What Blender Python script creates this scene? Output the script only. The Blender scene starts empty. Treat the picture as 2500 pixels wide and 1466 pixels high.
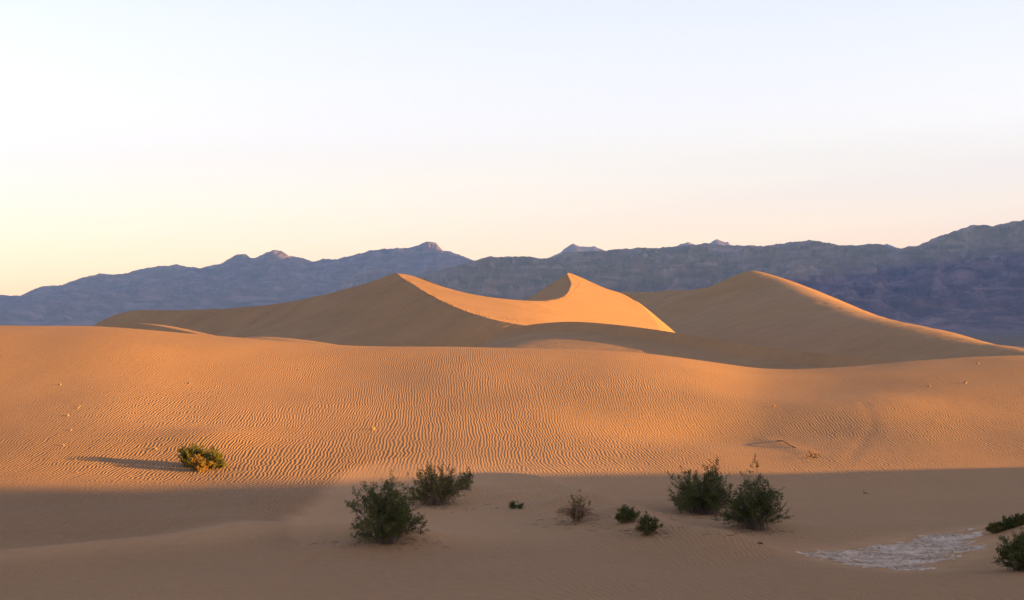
import bpy, math
import numpy as np
from mathutils import Vector

# ------------------------------------------------------------------ camera, sky, sun, exposure
scene = bpy.context.scene
COL = scene.collection
F, CX, HY = 4359.0, 1250.0, 800.0        # focal length in photo pixels, principal column, horizon row

cam_data = bpy.data.cameras.new("camera")
cam = bpy.data.objects.new("camera", cam_data)
COL.objects.link(cam)
cam.location = (0, 0, 0)
cam.rotation_euler = (math.radians(90), 0, 0)
cam_data.sensor_width = 36.0
cam_data.lens = 36.0 * F / 2500.0
cam_data.shift_y = (HY - 733.0) / 2500.0
cam_data.clip_start = 0.5
cam_data.clip_end = 120000.0
scene.camera = cam

SUN_EL, SUN_AZ = math.radians(6.6), math.radians(102.0)   # azimuth clockwise from +Y
S = np.array([math.sin(SUN_AZ) * math.cos(SUN_EL), math.cos(SUN_AZ) * math.cos(SUN_EL), math.sin(SUN_EL)])

world = bpy.data.worlds.new("World")
scene.world = world
world.use_nodes = True
wn = world.node_tree
sky = wn.nodes.new("ShaderNodeTexSky")
sky.sky_type = 'NISHITA'
sky.sun_disc = False
sky.sun_elevation = SUN_EL
sky.sun_rotation = SUN_AZ
sky.dust_density = 0.35
tint = wn.nodes.new("ShaderNodeMix")
tint.data_type = 'RGBA'; tint.blend_type = 'MULTIPLY'
tint.inputs[0].default_value = 1.0
tint.inputs[7].default_value = (1.08, 0.82, 1.04, 1)
wn.links.new(sky.outputs[0], tint.inputs[6])
wn.links.new(tint.outputs[2], wn.nodes["Background"].inputs[0])
wn.nodes["Background"].inputs[1].default_value = 0.08

sun_data = bpy.data.lights.new("sun", 'SUN')
sun_data.energy = 3.9
sun_data.angle = math.radians(0.6)
sun_data.color = (1.0, 0.50, 0.06)
sun = bpy.data.objects.new("sun", sun_data)
sun.rotation_euler = Vector((-S[0], -S[1], -S[2])).to_track_quat('-Z', 'Y').to_euler()
COL.objects.link(sun)

vs = scene.view_settings
vs.view_transform = 'Standard'
vs.look = 'None'
vs.gamma = 1.0
vs.use_curve_mapping = False
vs.exposure = 2.75

rng = np.random.default_rng(7)


# ------------------------------------------------------------------ numeric helpers
def pix(px, py, d):
    px, py, d = np.asarray(px, float), np.asarray(py, float), np.asarray(d, float)
    return np.stack([(px - CX) / F * d, d, (HY - py) / F * d], -1)


def cspline(xk, yk, x):
    """natural cubic spline, linear outside"""
    xk = np.asarray(xk, float); yk = np.asarray(yk, float); x = np.asarray(x, float)
    n = len(xk)
    sh = yk.reshape(n, -1)
    h = np.diff(xk)
    A = np.eye(n); R = np.zeros_like(sh)
    for i in range(1, n - 1):
        A[i, i - 1] = h[i - 1]; A[i, i] = 2 * (h[i - 1] + h[i]); A[i, i + 1] = h[i]
        R[i] = 6 * ((sh[i + 1] - sh[i]) / h[i] - (sh[i] - sh[i - 1]) / h[i - 1])
    M = np.linalg.solve(A, R)
    xc = np.clip(x.ravel(), xk[0], xk[-1])
    j = np.clip(np.searchsorted(xk, xc, side='right') - 1, 0, n - 2)
    t0 = (xk[j + 1] - xc)[:, None]; t1 = (xc - xk[j])[:, None]; hj = h[j][:, None]
    out = (M[j] * t0 ** 3 + M[j + 1] * t1 ** 3) / (6 * hj) + (sh[j] / hj - M[j] * hj / 6) * t0 + (sh[j + 1] / hj - M[j + 1] * hj / 6) * t1
    return out.reshape(x.shape + yk.shape[1:])


def pchip_rows(yk, Z, y):
    """monotone cubic through rows: yk (n,), Z (n, N), y (N,)"""
    yk = np.asarray(yk, float)
    h = np.diff(yk)
    dl = np.diff(Z, axis=0) / h[:, None]
    n = len(yk)
    m = np.zeros_like(Z)
    m[0], m[-1] = dl[0], dl[-1]
    for i in range(1, n - 1):
        w1, w2 = 2 * h[i] + h[i - 1], h[i] + 2 * h[i - 1]
        a, b = dl[i - 1], dl[i]
        ok = a * b > 0
        m[i] = np.where(ok, (w1 + w2) / (w1 / np.where(ok, a, 1) + w2 / np.where(ok, b, 1)), 0)
    yc = np.clip(y, yk[0], yk[-1])
    j = np.clip(np.searchsorted(yk, yc, side='right') - 1, 0, n - 2)
    k = np.arange(len(yc))
    t = (yc - yk[j]) / h[j]
    z0, z1, m0, m1 = Z[j, k], Z[j + 1, k], m[j, k] * h[j], m[j + 1, k] * h[j]
    return (2 * t ** 3 - 3 * t ** 2 + 1) * z0 + (t ** 3 - 2 * t ** 2 + t) * m0 + (-2 * t ** 3 + 3 * t ** 2) * z1 + (t ** 3 - t ** 2) * m1


def _hash(ix, iy, seed):
    h = (ix.astype(np.int64) * 374761393 + iy.astype(np.int64) * 668265263 + seed * 1442695041) & 0xFFFFFFFF
    h = ((h ^ (h >> 13)) * 1274126177) & 0xFFFFFFFF
    return ((h ^ (h >> 16)) & 0xFFFF) / 65535.0 * 2 * np.pi


def perlin(x, y, seed=0):
    x = np.asarray(x, float); y = np.asarray(y, float)
    ix, iy = np.floor(x), np.floor(y)
    fx, fy = x - ix, y - iy
    u, v = fx ** 3 * (fx * (fx * 6 - 15) + 10), fy ** 3 * (fy * (fy * 6 - 15) + 10)

    def g(a, b):
        an = _hash(ix + a, iy + b, seed)
        return np.cos(an) * (fx - a) + np.sin(an) * (fy - b)
    return (g(0, 0) * (1 - u) + g(1, 0) * u) * (1 - v) + (g(0, 1) * (1 - u) + g(1, 1) * u) * v


def fbm(x, y, oct=5, seed=0, gain=0.5):
    s, a = 0, 1.0
    for i in range(oct):
        s = s + a * perlin(x * 2 ** i + 17.3 * i, y * 2 ** i - 9.1 * i, seed + i)
        a *= gain
    return s


def ridged(x, y, oct=6, seed=0, gain=0.5):
    s, a, w = 0, 1.0, 1.0
    for i in range(oct):
        n = (1 - np.abs(perlin(x * 2 ** i + 31.7 * i, y * 2 ** i + 11.9 * i, seed + i)) * 1.6) ** 2
        s = s + a * n * w
        w = np.clip(n * 1.3, 0, 1)
        a *= gain
    return s


def smooth01(t):
    t = np.clip(t, 0, 1)
    return t * t * (3 - 2 * t)


# ------------------------------------------------------------------ object helpers
def mesh_obj(name, V, faces, mat, parent=None, smooth=True, **props):
    me = bpy.data.meshes.new(name)
    V = np.asarray(V, np.float32).reshape(-1, 3)
    faces = np.asarray(faces, np.int32)
    n, k = faces.shape
    me.vertices.add(len(V)); me.vertices.foreach_set("co", V.ravel())
    me.loops.add(n * k); me.loops.foreach_set("vertex_index", faces.ravel())
    me.polygons.add(n)
    me.polygons.foreach_set("loop_start", np.arange(0, n * k, k, dtype=np.int32))
    me.polygons.foreach_set("use_smooth", np.full(n, smooth, dtype=bool))
    me.update(calc_edges=True)
    me.validate()
    if mat: me.materials.append(mat)
    o = bpy.data.objects.new(name, me)
    COL.objects.link(o)
    if parent: o.parent = parent
    for a, b in props.items(): o[a] = b
    return o


def grid_faces(nu, nv, off=0):
    i, j = np.meshgrid(np.arange(nu - 1), np.arange(nv - 1), indexing='ij')
    a = (i * nv + j).ravel() + off
    return np.stack([a, a + nv, a + nv + 1, a + 1], 1)


def grids_obj(name, grids, mat, flip=(), **props):
    Vs, Fs, off = [], [], 0
    for k, G in enumerate(grids):
        nu, nv = G.shape[:2]
        f = grid_faces(nu, nv, off)
        # face up
        n = np.cross(G[1:, :-1] - G[:-1, :-1], G[:-1, 1:] - G[:-1, :-1])[..., 2].sum()
        if n < 0: f = f[:, ::-1]
        Vs.append(G.reshape(-1, 3)); Fs.append(f); off += nu * nv
    return mesh_obj(name, np.concatenate(Vs), np.concatenate(Fs), mat, **props)


def set_attr(o, name, arr):
    a = o.data.attributes.new(name, 'FLOAT_VECTOR', 'POINT')
    a.data.foreach_set("vector", np.asarray(arr, np.float32).ravel())


def new_mat(name):
    m = bpy.data.materials.new(name)
    m.use_nodes = True
    nt = m.node_tree
    return m, nt, nt.nodes["Principled BSDF"]


def nd(nt, typ, **kw):
    n = nt.nodes.new(typ)
    for k, v in kw.items(): setattr(n, k, v)
    return n


def math_node(nt, op, a, b=None, c=None):
    n = nt.nodes.new("ShaderNodeMath"); n.operation = op
    for i, v in enumerate((a, b, c)):
        if v is None: continue
        if isinstance(v, (int, float)): n.inputs[i].default_value = v
        else: nt.links.new(v, n.inputs[i])
    return n.outputs[0]


# ------------------------------------------------------------------ materials
SAND = (0.280, 0.160, 0.067)


def sand_material(name, rippled, grain=2.5):
    m, nt, b = new_mat(name)
    L = nt.links.new
    b.inputs["Roughness"].default_value = 0.95
    b.inputs["Specular IOR Level"].default_value = 0.08
    tc = nd(nt, "ShaderNodeTexCoord")
    n1 = nd(nt, "ShaderNodeTexNoise"); n1.inputs["Scale"].default_value = 0.09; n1.inputs["Detail"].default_value = 5
    L(tc.outputs["Object"], n1.inputs["Vector"])
    n2 = nd(nt, "ShaderNodeTexNoise"); n2.inputs["Scale"].default_value = grain; n2.inputs["Detail"].default_value = 6
    L(tc.outputs["Object"], n2.inputs["Vector"])
    s = math_node(nt, 'ADD', math_node(nt, 'MULTIPLY', n1.outputs[0], 0.6), math_node(nt, 'MULTIPLY', n2.outputs[0], 0.4))
    cr = nd(nt, "ShaderNodeValToRGB")
    cr.color_ramp.elements[0].position = 0.3; cr.color_ramp.elements[1].position = 0.7
    cr.color_ramp.elements[0].color = tuple(c * (0.9 if rippled else 0.86) for c in SAND) + (1,)
    cr.color_ramp.elements[1].color = tuple(c * (1.1 if rippled else 1.16) for c in SAND) + (1,)
    L(s, cr.inputs[0])
    if rippled:
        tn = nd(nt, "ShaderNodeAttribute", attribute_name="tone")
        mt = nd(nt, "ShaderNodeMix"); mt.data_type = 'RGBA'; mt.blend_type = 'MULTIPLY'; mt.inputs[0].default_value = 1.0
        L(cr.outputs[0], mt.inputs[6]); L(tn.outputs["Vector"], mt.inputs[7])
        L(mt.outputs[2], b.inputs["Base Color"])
    else:
        L(cr.outputs[0], b.inputs["Base Color"])
    bump = nd(nt, "ShaderNodeBump"); bump.inputs["Strength"].default_value = 1.0; bump.inputs["Distance"].default_value = 1.0
    if rippled:
        at = nd(nt, "ShaderNodeAttribute", attribute_name="ripple")
        sp = nd(nt, "ShaderNodeSeparateXYZ"); L(at.outputs["Vector"], sp.inputs[0])
        # small wander of the crest lines
        w1 = nd(nt, "ShaderNodeTexNoise"); w1.inputs["Scale"].default_value = 1.1; w1.inputs["Detail"].default_value = 2
        L(tc.outputs["Object"], w1.inputs["Vector"])
        a = math_node(nt, 'ADD', sp.outputs[0], math_node(nt, 'MULTIPLY', math_node(nt, 'SUBTRACT', w1.outputs[0], 0.5), 0.34))
        cb = nd(nt, "ShaderNodeCombineXYZ"); L(a, cb.inputs[0])
        L(math_node(nt, 'MULTIPLY', sp.outputs[1], 0.14), cb.inputs[1])
        ns = nd(nt, "ShaderNodeTexNoise"); ns.inputs["Scale"].default_value = 5.6; ns.inputs["Detail"].default_value = 0.6
        L(cb.outputs[0], ns.inputs["Vector"])
        wv = nd(nt, "ShaderNodeTexWave", wave_type='BANDS', bands_direction='X', wave_profile='SIN')
        wv.inputs["Scale"].default_value = 2.05
        wv.inputs["Distortion"].default_value = 3.0; wv.inputs["Detail"].default_value = 1.0
        wv.inputs["Detail Scale"].default_value = 1.2
        L(cb.outputs[0], wv.inputs["Vector"])
        h = math_node(nt, 'ADD', math_node(nt, 'MULTIPLY', ns.outputs[0], 0.028), math_node(nt, 'MULTIPLY', wv.outputs[0], 0.033))
        h = math_node(nt, 'MULTIPLY', h, math_node(nt, 'MULTIPLY', sp.outputs[2], 0.56))
        h2 = math_node(nt, 'MULTIPLY', n2.outputs[0], 0.008)
        L(math_node(nt, 'ADD', h, h2), bump.inputs["Height"])
    else:
        n3 = nd(nt, "ShaderNodeTexNoise"); n3.inputs["Scale"].default_value = 0.5; n3.inputs["Detail"].default_value = 4
        L(tc.outputs["Object"], n3.inputs["Vector"])
        L(math_node(nt, 'MULTIPLY', n3.outputs[0], 0.12), bump.inputs["Height"])
    L(bump.outputs[0], b.inputs["Normal"])
    return m


M_SAND = sand_material("rippled_sand", True)
M_FAR = sand_material("dune_sand", False, 0.8)


def rock_material():
    m, nt, b = new_mat("mountain_rock")
    L = nt.links.new
    b.inputs["Roughness"].default_value = 0.95
    b.inputs["Specular IOR Level"].default_value = 0.1
    tc = nd(nt, "ShaderNodeTexCoord")
    mp = nd(nt, "ShaderNodeMapping"); mp.inputs["Scale"].default_value = (0.0011, 0.0011, 0.006)
    mp.inputs["Rotation"].default_value = (0.15, 0.2, 0)
    L(tc.outputs["Object"], mp.inputs["Vector"])
    n = nd(nt, "ShaderNodeTexNoise"); n.inputs["Scale"].default_value = 5.0; n.inputs["Detail"].default_value = 9; n.inputs["Distortion"].default_value = 0.8
    L(mp.outputs[0], n.inputs["Vector"])
    cr = nd(nt, "ShaderNodeValToRGB")
    e = cr.color_ramp.elements
    e[0].position = 0.32; e[0].color = (0.045, 0.036, 0.034, 1)
    e[1].position = 0.72; e[1].color = (0.25, 0.165, 0.14, 1)
    x = e.new(0.5); x.color = (0.115, 0.073, 0.066, 1)
    L(n.outputs[0], cr.inputs[0])
    L(cr.outputs[0], b.inputs["Base Color"])
    return m


M_ROCK = rock_material()


def simple_mat(name, c0, c1, scale, rough=0.9, trans=0.0):
    m, nt, b = new_mat(name)
    L = nt.links.new
    b.inputs["Roughness"].default_value = rough
    b.inputs["Specular IOR Level"].default_value = 0.2
    tc = nd(nt, "ShaderNodeTexCoord")
    n = nd(nt, "ShaderNodeTexNoise"); n.inputs["Scale"].default_value = scale; n.inputs["Detail"].default_value = 4
    L(tc.outputs["Object"], n.inputs["Vector"])
    cr = nd(nt, "ShaderNodeValToRGB")
    cr.color_ramp.elements[0].position = 0.35; cr.color_ramp.elements[1].position = 0.65
    cr.color_ramp.elements[0].color = c0 + (1,); cr.color_ramp.elements[1].color = c1 + (1,)
    L(n.outputs[0], cr.inputs[0]); L(cr.outputs[0], b.inputs["Base Color"])
    if trans:
        t = nd(nt, "ShaderNodeBsdfTranslucent"); L(cr.outputs[0], t.inputs[0])
        mx = nd(nt, "ShaderNodeMixShader"); mx.inputs[0].default_value = trans
        L(b.outputs[0], mx.inputs[1]); L(t.outputs[0], mx.inputs[2])
        L(mx.outputs[0], nt.nodes["Material Output"].inputs["Surface"])
    return m


M_LEAF = simple_mat("creosote_leaves", (0.036, 0.046, 0.005), (0.085, 0.096, 0.012), 3.0, 0.6, 0.25)
M_LEAF_Y = simple_mat("yellow_green_leaves", (0.085, 0.088, 0.012), (0.14, 0.13, 0.02), 3.0, 0.6, 0.25)
M_LEAF_R = simple_mat("russet_green_leaves", (0.055, 0.054, 0.006), (0.12, 0.108, 0.014), 3.0, 0.6, 0.25)
M_LEAF_D = simple_mat("dull_olive_leaves", (0.07, 0.062, 0.012), (0.12, 0.095, 0.02), 3.0, 0.6, 0.2)
M_LEAF_O = simple_mat("dry_ochre_leaves", (0.19, 0.115, 0.018), (0.25, 0.15, 0.025), 3.0, 0.7, 0.2)
M_STEM = simple_mat("grey_brown_stems", (0.09, 0.065, 0.042), (0.18, 0.13, 0.085), 6.0)
M_STRAW = simple_mat("dry_straw", (0.17, 0.095, 0.045), (0.27, 0.16, 0.08), 6.0)
M_STONE = simple_mat("pale_stone", (0.20, 0.115, 0.06), (0.29, 0.18, 0.1), 20.0)
M_WOOD = simple_mat("weathered_wood", (0.06, 0.032, 0.015), (0.13, 0.075, 0.035), 12.0)
M_MUD = simple_mat("pale_mud", (0.32, 0.235, 0.14), (0.54, 0.41, 0.27), 1.5)

M_GRAVEL = simple_mat("desert_gravel", (0.05, 0.038, 0.032), (0.09, 0.068, 0.055), 0.02)

# ------------------------------------------------------------------ foreground dune and trough
FLOOR = -6.85
YR = [0, 20, 36, 48, 60, 72, 84, 95, 106, 114, 120, 127, 138, 162, 235]
CREST_PX = [-1600, -800, -300, 0, 120, 230, 430, 600, 750, 850, 1000, 1150, 1400, 1500, 1600, 1750, 1850, 1920, 2050, 2200, 2350, 2500, 2800, 3300, 4200]
CREST_PY = [830, 800, 793, 795, 796, 797, 812, 826, 838, 844, 846.5, 848, 853, 857.5, 866, 886, 899, 902, 897, 884, 873.5, 868, 866, 880, 900]
crest_fix = np.zeros(len(CREST_PX))


def crest_z(px):
    return (HY - cspline(CREST_PX, np.array(CREST_PY) + crest_fix, px)) / F * 118.0


SEG = []   # low sand ridges in the trough: (points, height, width towards camera, width away)


def floor_pt(px, py, z=FLOOR):
    d = z * F / (HY - py)
    return np.array([(px - CX) / F * d, d])


SEG.append((np.array([floor_pt(*p) for p in [(1120, 1188), (1200, 1196), (1300, 1213), (1400, 1240), (1480, 1268), (1560, 1300), (1650, 1326), (1780, 1340), (1950, 1350)]]), 0.6, 2.6, 1.5))
SEG.append((np.array([floor_pt(*p) for p in [(-500, 1420), (-200, 1402), (0, 1388), (200, 1368), (450, 1346), (660, 1322), (860, 1314), (1000, 1330), (1120, 1352)]]), 0.42, 2.6, 1.7))
HUMPS = [(floor_pt(1065, 1228), 0.35, 2.2, 1.6), (floor_pt(1400, 1262), 0.25, 1.3, 1.0), (floor_pt(1560, 1292), 0.22, 1.5, 1.0),
         (floor_pt(1715, 1245), 0.25, 2.4, 1.5), (floor_pt(1850, 1290), 0.2, 1.8, 1.3), (floor_pt(945, 1322), 0.22, 2.3, 1.6),
         (floor_pt(2930, 1320), 2.6, 4.2, 4.2), (floor_pt(1258, 1240), 0.15, 0.9, 0.7), (np.array([-14.2, 84.0]), 0.3, 2.6, 2.6),
         (np.array([17.0, 96.0]), 0.55, 7.0, 6.0), (np.array([9.5, 90.0]), -0.45, 6.0, 4.5), (np.array([-13.5, 103.0]), -0.35, 9.0, 8.0)]
PLAYA = [(1950, 1345), (2010, 1333), (2100, 1325), (2200, 1310), (2260, 1306), (2380, 1305), (2400, 1313), (2385, 1322), (2408, 1336), (2350, 1348), (2330, 1358), (2230, 1366), (2300, 1384), (2200, 1390), (2090, 1377), (2020, 1364)]
PL = np.array([floor_pt(px, py) for px, py in PLAYA])


def in_poly(x, y, P):
    ins = np.zeros(np.shape(x), bool)
    for i in range(len(P)):
        (x0, y0), (x1, y1) = P[i], P[i - 1]
        c = ((y0 > y) != (y1 > y)) & (x < (x1 - x0) * (y - y0) / (y1 - y0 + 1e-12) + x0)
        ins ^= c
    return ins


def seg_dist(x, y, P):
    best = np.full(np.shape(x), 1e9); side = np.zeros(np.shape(x)); along = np.zeros(np.shape(x))
    for i in range(len(P) - 1):
        a, b = P[i], P[i + 1]
        d = b - a; L2 = d @ d
        t = np.clip(((x - a[0]) * d[0] + (y - a[1]) * d[1]) / L2, 0, 1)
        qx, qy = a[0] + t * d[0], a[1] + t * d[1]
        dd = np.hypot(x - qx, y - qy)
        s = (y - qy)
        m = dd < best
        best = np.where(m, dd, best); side = np.where(m, s, side); along = np.where(m, (i + t) / (len(P) - 1), along)
    return best, side, along


TRACKS = []
PCX, PCY = PL[:, 0].mean(), PL[:, 1].mean()


def terrain(x, y):
    x = np.asarray(x, float); y = np.asarray(y, float)
    shp = np.broadcast(x, y).shape
    x = np.broadcast_to(x, shp).ravel(); y = np.broadcast_to(y, shp).ravel()
    px = CX + F * x / np.maximum(y, 40.0)
    zc = crest_z(px)
    right = smooth01((px - 2300) / 900.0)
    left = smooth01((900 - px) / 900.0)
    fl = FLOOR + 0.10 * left + 0.5 * right
    k = zc - fl
    rows = [np.full_like(zc, -1.9), np.full_like(zc, -5.2), fl - 0.15 + 0.0 * px, fl, fl + 0.03, fl + 0.30 + 0.05 * left,
            fl + k * (0.235 + 0.03 * left), fl + k * 0.50, fl + k * 0.79, fl + k * 0.945, zc, zc - 0.45, zc - 2.2, np.full_like(zc, -7.4), np.full_like(zc, -9.3)]
    Z = np.stack(rows)
    z = pchip_rows(YR, Z, y)
    for P, h, wn, wf in SEG:
        d, s, al = seg_dist(x, y, P)
        w = np.where(s < 0, wn, wf)
        taper = smooth01(al / 0.28) * smooth01((1 - al) / 0.15)
        z = z + h * np.exp(-np.sqrt((d / w) ** 2 + 0.04) * 1.3 + 0.26) * taper
    for (c, h, rx, ry) in HUMPS:
        z = z + h * np.exp(-((x - c[0]) / rx) ** 2 - ((y - c[1]) / ry) ** 2)
    z = z - 0.22 * np.exp(-(((x - PCX) / 3.6) ** 2 + ((y - PCY) / 4.5) ** 2) ** 2)
    for P, h, w in TRACKS:
        d, s, al = seg_dist(x, y, P)
        z = z + h * np.exp(-(d / w) ** 2)
    xc = np.interp(y, [52, 57.4, 62.2, 69.4, 77.5, 90], [-7.6, -7.8, -8.1, -8.0, -8.0, -7.0])
    z = z + 0.42 * (1 - smooth01((x - xc + 1.6) / 3.2)) * smooth01((x - xc + 26) / 18) * smooth01((y - 54) / 6) * smooth01((76 - y) / 10)
    tt = smooth01((y - 36) / 8) * smooth01((150 - y) / 40)
    z = z + tt * (0.09 * fbm(x / 9.0, y / 12.0, 2, 5) + 0.008 * fbm(x / 2.2, y / 4.0, 2, 9))
    return z.reshape(shp)


# make the crest silhouette run through the traced skyline
for _ in range(4):
    cp = np.array(CREST_PX, float)
    ys = np.linspace(90, 150, 241)
    uu = (cp - CX) / F
    zz = terrain(uu[:, None] * ys[None], np.broadcast_to(ys[None], (len(cp), len(ys))))
    top = HY - F * (zz / ys[None]).max(1)
    crest_fix = crest_fix - (top - np.array(CREST_PY))


def ground_at(px, py, y0=38.0, y1=140.0):
    ys = np.linspace(y0, y1, 2400)
    u = (px - CX) / F
    d = terrain(u * ys, ys) - (HY - py) / F * ys
    k = np.argmax(d > 0) if (d > 0).any() else len(ys) - 1
    return np.array([u * ys[k], ys[k], terrain(np.array([u * ys[k]]), np.array([ys[k]]))[0]])


TR = [np.array([ground_at(a, b_)[:2] for a, b_ in pts]) for pts in (
    [(2110, 985), (2120, 1005), (2129, 1030), (2128, 1050), (2112, 1066), (2098, 1088), (2078, 1112), (2072, 1128)],
    [(2129, 1048), (2134, 1075), (2130, 1098), (2120, 1120)],
    [(1840, 970), (1862, 982), (1886, 993)], [(1868, 1074), (1900, 1083), (1940, 1097), (1975, 1108)])]
TRACKS += [(TR[0], -0.010, 0.35), (TR[3], 0.03, 0.6)]
us = np.concatenate([np.linspace(-1.3, -0.34, 60, endpoint=False), np.linspace(-0.34, 0.34, 720, endpoint=False), np.linspace(0.34, 1.3, 60)])
yr = np.concatenate([np.linspace(0, 36, 24, endpoint=False), np.linspace(36, 90, 230, endpoint=False), np.linspace(90, 128, 160, endpoint=False), np.linspace(128, 235, 70)])
UU, YY = np.meshgrid(us, yr, indexing='ij')
XX = UU * (YY + 12 * (1 - smooth01(YY / 40)))
ZZ = terrain(XX, YY)
edge = smooth01((np.abs(UU) - 1.1) / 0.2)
ZZ = ZZ * (1 - edge) + edge * -9.6
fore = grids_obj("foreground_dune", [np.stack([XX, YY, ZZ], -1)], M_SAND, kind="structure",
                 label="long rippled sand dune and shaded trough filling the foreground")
# ripple field: across coordinate, along coordinate, strength
PXX = CX + F * XX / np.maximum(YY, 40)
lean = 0.10 * np.tanh((PXX - 900) / 700) + 0.10 * smooth01((88 - YY) / 30) * smooth01((PXX - 700) / 800) - 0.16 * smooth01((YY - 88) / 20) * smooth01((1000 - PXX) / 800)
A = XX - 0  # across
# integrate the lean along y so that crest lines tilt by lean
dy = np.diff(YY, axis=1, prepend=YY[:, :1])
W = np.cumsum(lean * dy, axis=1)
W = W - W[:, [np.argmin(np.abs(yr - 85))]]
rip_a = A + W + 0.5 * fbm(XX / 7, YY / 14, 2, 21)
amp = 0.52 + 0.42 * fbm(XX / 7, YY / 9, 3, 33)
amp = amp + 0.34 * np.exp(-((PXX - 720) / 480) ** 2 - ((YY - 90) / 14) ** 2)
broken = np.exp(-((PXX - 2110) / 130) ** 2 - ((YY - 112) / 3.2) ** 2)
amp = amp + 0.7 * broken
amp = amp * (1 - 0.75 * np.exp(-((XX - 15.5) / 4.5) ** 2 - ((YY - 97) / 6) ** 2))
amp = amp * (1.75 - 0.75 * smooth01((YY - 70) / 14))
sm = floor_pt(860, 1230)
amp = amp * (1 - 0.8 * np.exp(-((XX - sm[0]) / 2.6) ** 2 - ((YY - sm[1]) / 7) ** 2))
d1, s1, a1 = seg_dist(XX.ravel(), YY.ravel(), SEG[1][0])
amp = amp * (1 - 0.7 * np.exp(-(d1 / 1.5) ** 2)).reshape(amp.shape)
amp = amp * (1 - 0.18 * smooth01((PXX - 1150) / 600) * smooth01((YY - 76) / 8))
amp = np.clip(amp, 0.08, 1.5)
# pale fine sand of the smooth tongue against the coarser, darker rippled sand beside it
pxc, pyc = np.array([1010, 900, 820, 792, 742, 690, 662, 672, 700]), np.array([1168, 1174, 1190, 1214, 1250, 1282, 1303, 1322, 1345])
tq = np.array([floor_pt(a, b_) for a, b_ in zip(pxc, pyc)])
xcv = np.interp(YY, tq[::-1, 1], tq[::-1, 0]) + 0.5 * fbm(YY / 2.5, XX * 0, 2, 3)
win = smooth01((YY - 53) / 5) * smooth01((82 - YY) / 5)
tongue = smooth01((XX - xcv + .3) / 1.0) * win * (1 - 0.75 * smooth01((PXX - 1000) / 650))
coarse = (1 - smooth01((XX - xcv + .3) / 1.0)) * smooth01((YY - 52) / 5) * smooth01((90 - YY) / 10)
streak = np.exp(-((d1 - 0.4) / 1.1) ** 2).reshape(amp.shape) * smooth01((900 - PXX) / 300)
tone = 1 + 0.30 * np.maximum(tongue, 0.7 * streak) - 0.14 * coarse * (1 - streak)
near = (np.abs(XX - PCX) < 7) & (np.abs(YY - PCY) < 9)
pd = np.full(XX.shape, 9.0)
pd[near] = seg_dist(XX[near], YY[near], np.concatenate([PL, PL[:1]]))[0]
pd[near & in_poly(XX, YY, PL)] = 0
tone = tone + 0.28 * np.exp(-(pd / 0.9) ** 2) * (0.8 + 0.8 * fbm(XX / .8, YY / .8, 2, 12))
amp = amp * (1 - 0.75 * tongue) * (1 + 0.5 * coarse * (1 - streak))
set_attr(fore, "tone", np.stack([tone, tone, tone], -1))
set_attr(fore, "ripple", np.stack([rip_a, YY, amp], -1))

# flat desert floor out to the mountains
R0 = 24000.0
gx = np.concatenate([-np.geomspace(R0, 100, 30), np.linspace(-80, 80, 9), np.geomspace(100, R0, 30)])
gy = np.concatenate([-np.geomspace(4000, 100, 16), np.linspace(-80, 80, 9), np.geomspace(100, R0, 30)])
GX, GY = np.meshgrid(gx, gy, indexing='ij')
grids_obj("desert_ground", [np.stack([GX, GY, np.full_like(GX, -9.0)], -1)], M_GRAVEL, kind="structure",
          label="flat desert floor between the dunes and the mountains")


# ------------------------------------------------------------------ dunes: crest line + cross sections
def resample(P, n):
    P = np.asarray(P, float)
    d = np.r_[0, np.cumsum(np.linalg.norm(np.diff(P[:, :3], axis=0), axis=1) ** 0.6)]
    return cspline(d / d[-1], P, np.linspace(0, 1, n))


def sections(crest, dirs, prof, n, m):
    """crest: k x 3 points, dirs: k x 2 horizontal unit directions, prof: list of (distance, drop) or per-crest-point scale"""
    k = len(crest)
    C = resample(np.concatenate([crest, dirs], 1), n)
    D = C[:, 3:5]; D = D / np.linalg.norm(D, axis=1, keepdims=True)
    w, z = np.array(prof, float).T
    t = np.linspace(0, 1, m) ** 1.25 * (w[-1] - w[0]) + w[0]
    zz = cspline(w, z, t)
    G = np.zeros((n, m, 3))
    G[..., 0] = C[:, None, 0] + D[:, None, 0] * t[None]
    G[..., 1] = C[:, None, 1] + D[:, None, 1] * t[None]
    G[..., 2] = C[:, None, 2] + zz[None]
    return G


def streaks(G, amp, sc, seed, t0=0.0, t1=22.0):
    """small avalanche tongues running straight down a slip face"""
    G = G.copy()
    L = np.r_[0, np.cumsum(np.linalg.norm(np.diff(G[:, 0], axis=0), axis=1))]
    t = np.hypot(G[..., 0] - G[:, :1, 0], G[..., 1] - G[:, :1, 1])
    f = smooth01(t / 1.5) * np.exp(-(t / t1) ** 2)
    n = fbm(np.broadcast_to((L / sc)[:, None], t.shape) + 0.15 * perlin(t / 6, t * 0 + seed, seed), t / (sc * 14), 3, seed)
    G[..., 2] += amp * f * n
    return G


def wobble(G, amp, sc, seed):
    G = G.copy()
    G[..., 2] += amp * fbm(G[..., 0] / sc, G[..., 1] / sc, 3, seed)
    return G


# --- left peak, saddle and middle peak (one star dune)
def windward_depth(px, py):
    """distance at which the view ray meets the windward sheet z = z0 + P(x) + 0.1 y, steeper to the right"""
    px, py = np.asarray(px, float), np.asarray(py, float)
    z0 = 430 * ((HY - 668) / F - 0.1) + 0.15 * (965 - CX) / F * 430
    d = np.full(np.broadcast(px, py).shape, 420.0)
    for _ in range(60):
        x = (px - CX) / F * d
        P = -0.15 * x - 0.21 * 4.0 * np.logaddexp(0, (x - 6.0) / 4.0)
        d = 0.5 * d + 0.5 * (z0 + P) / ((HY - py) / F - 0.1)
    return d


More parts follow.
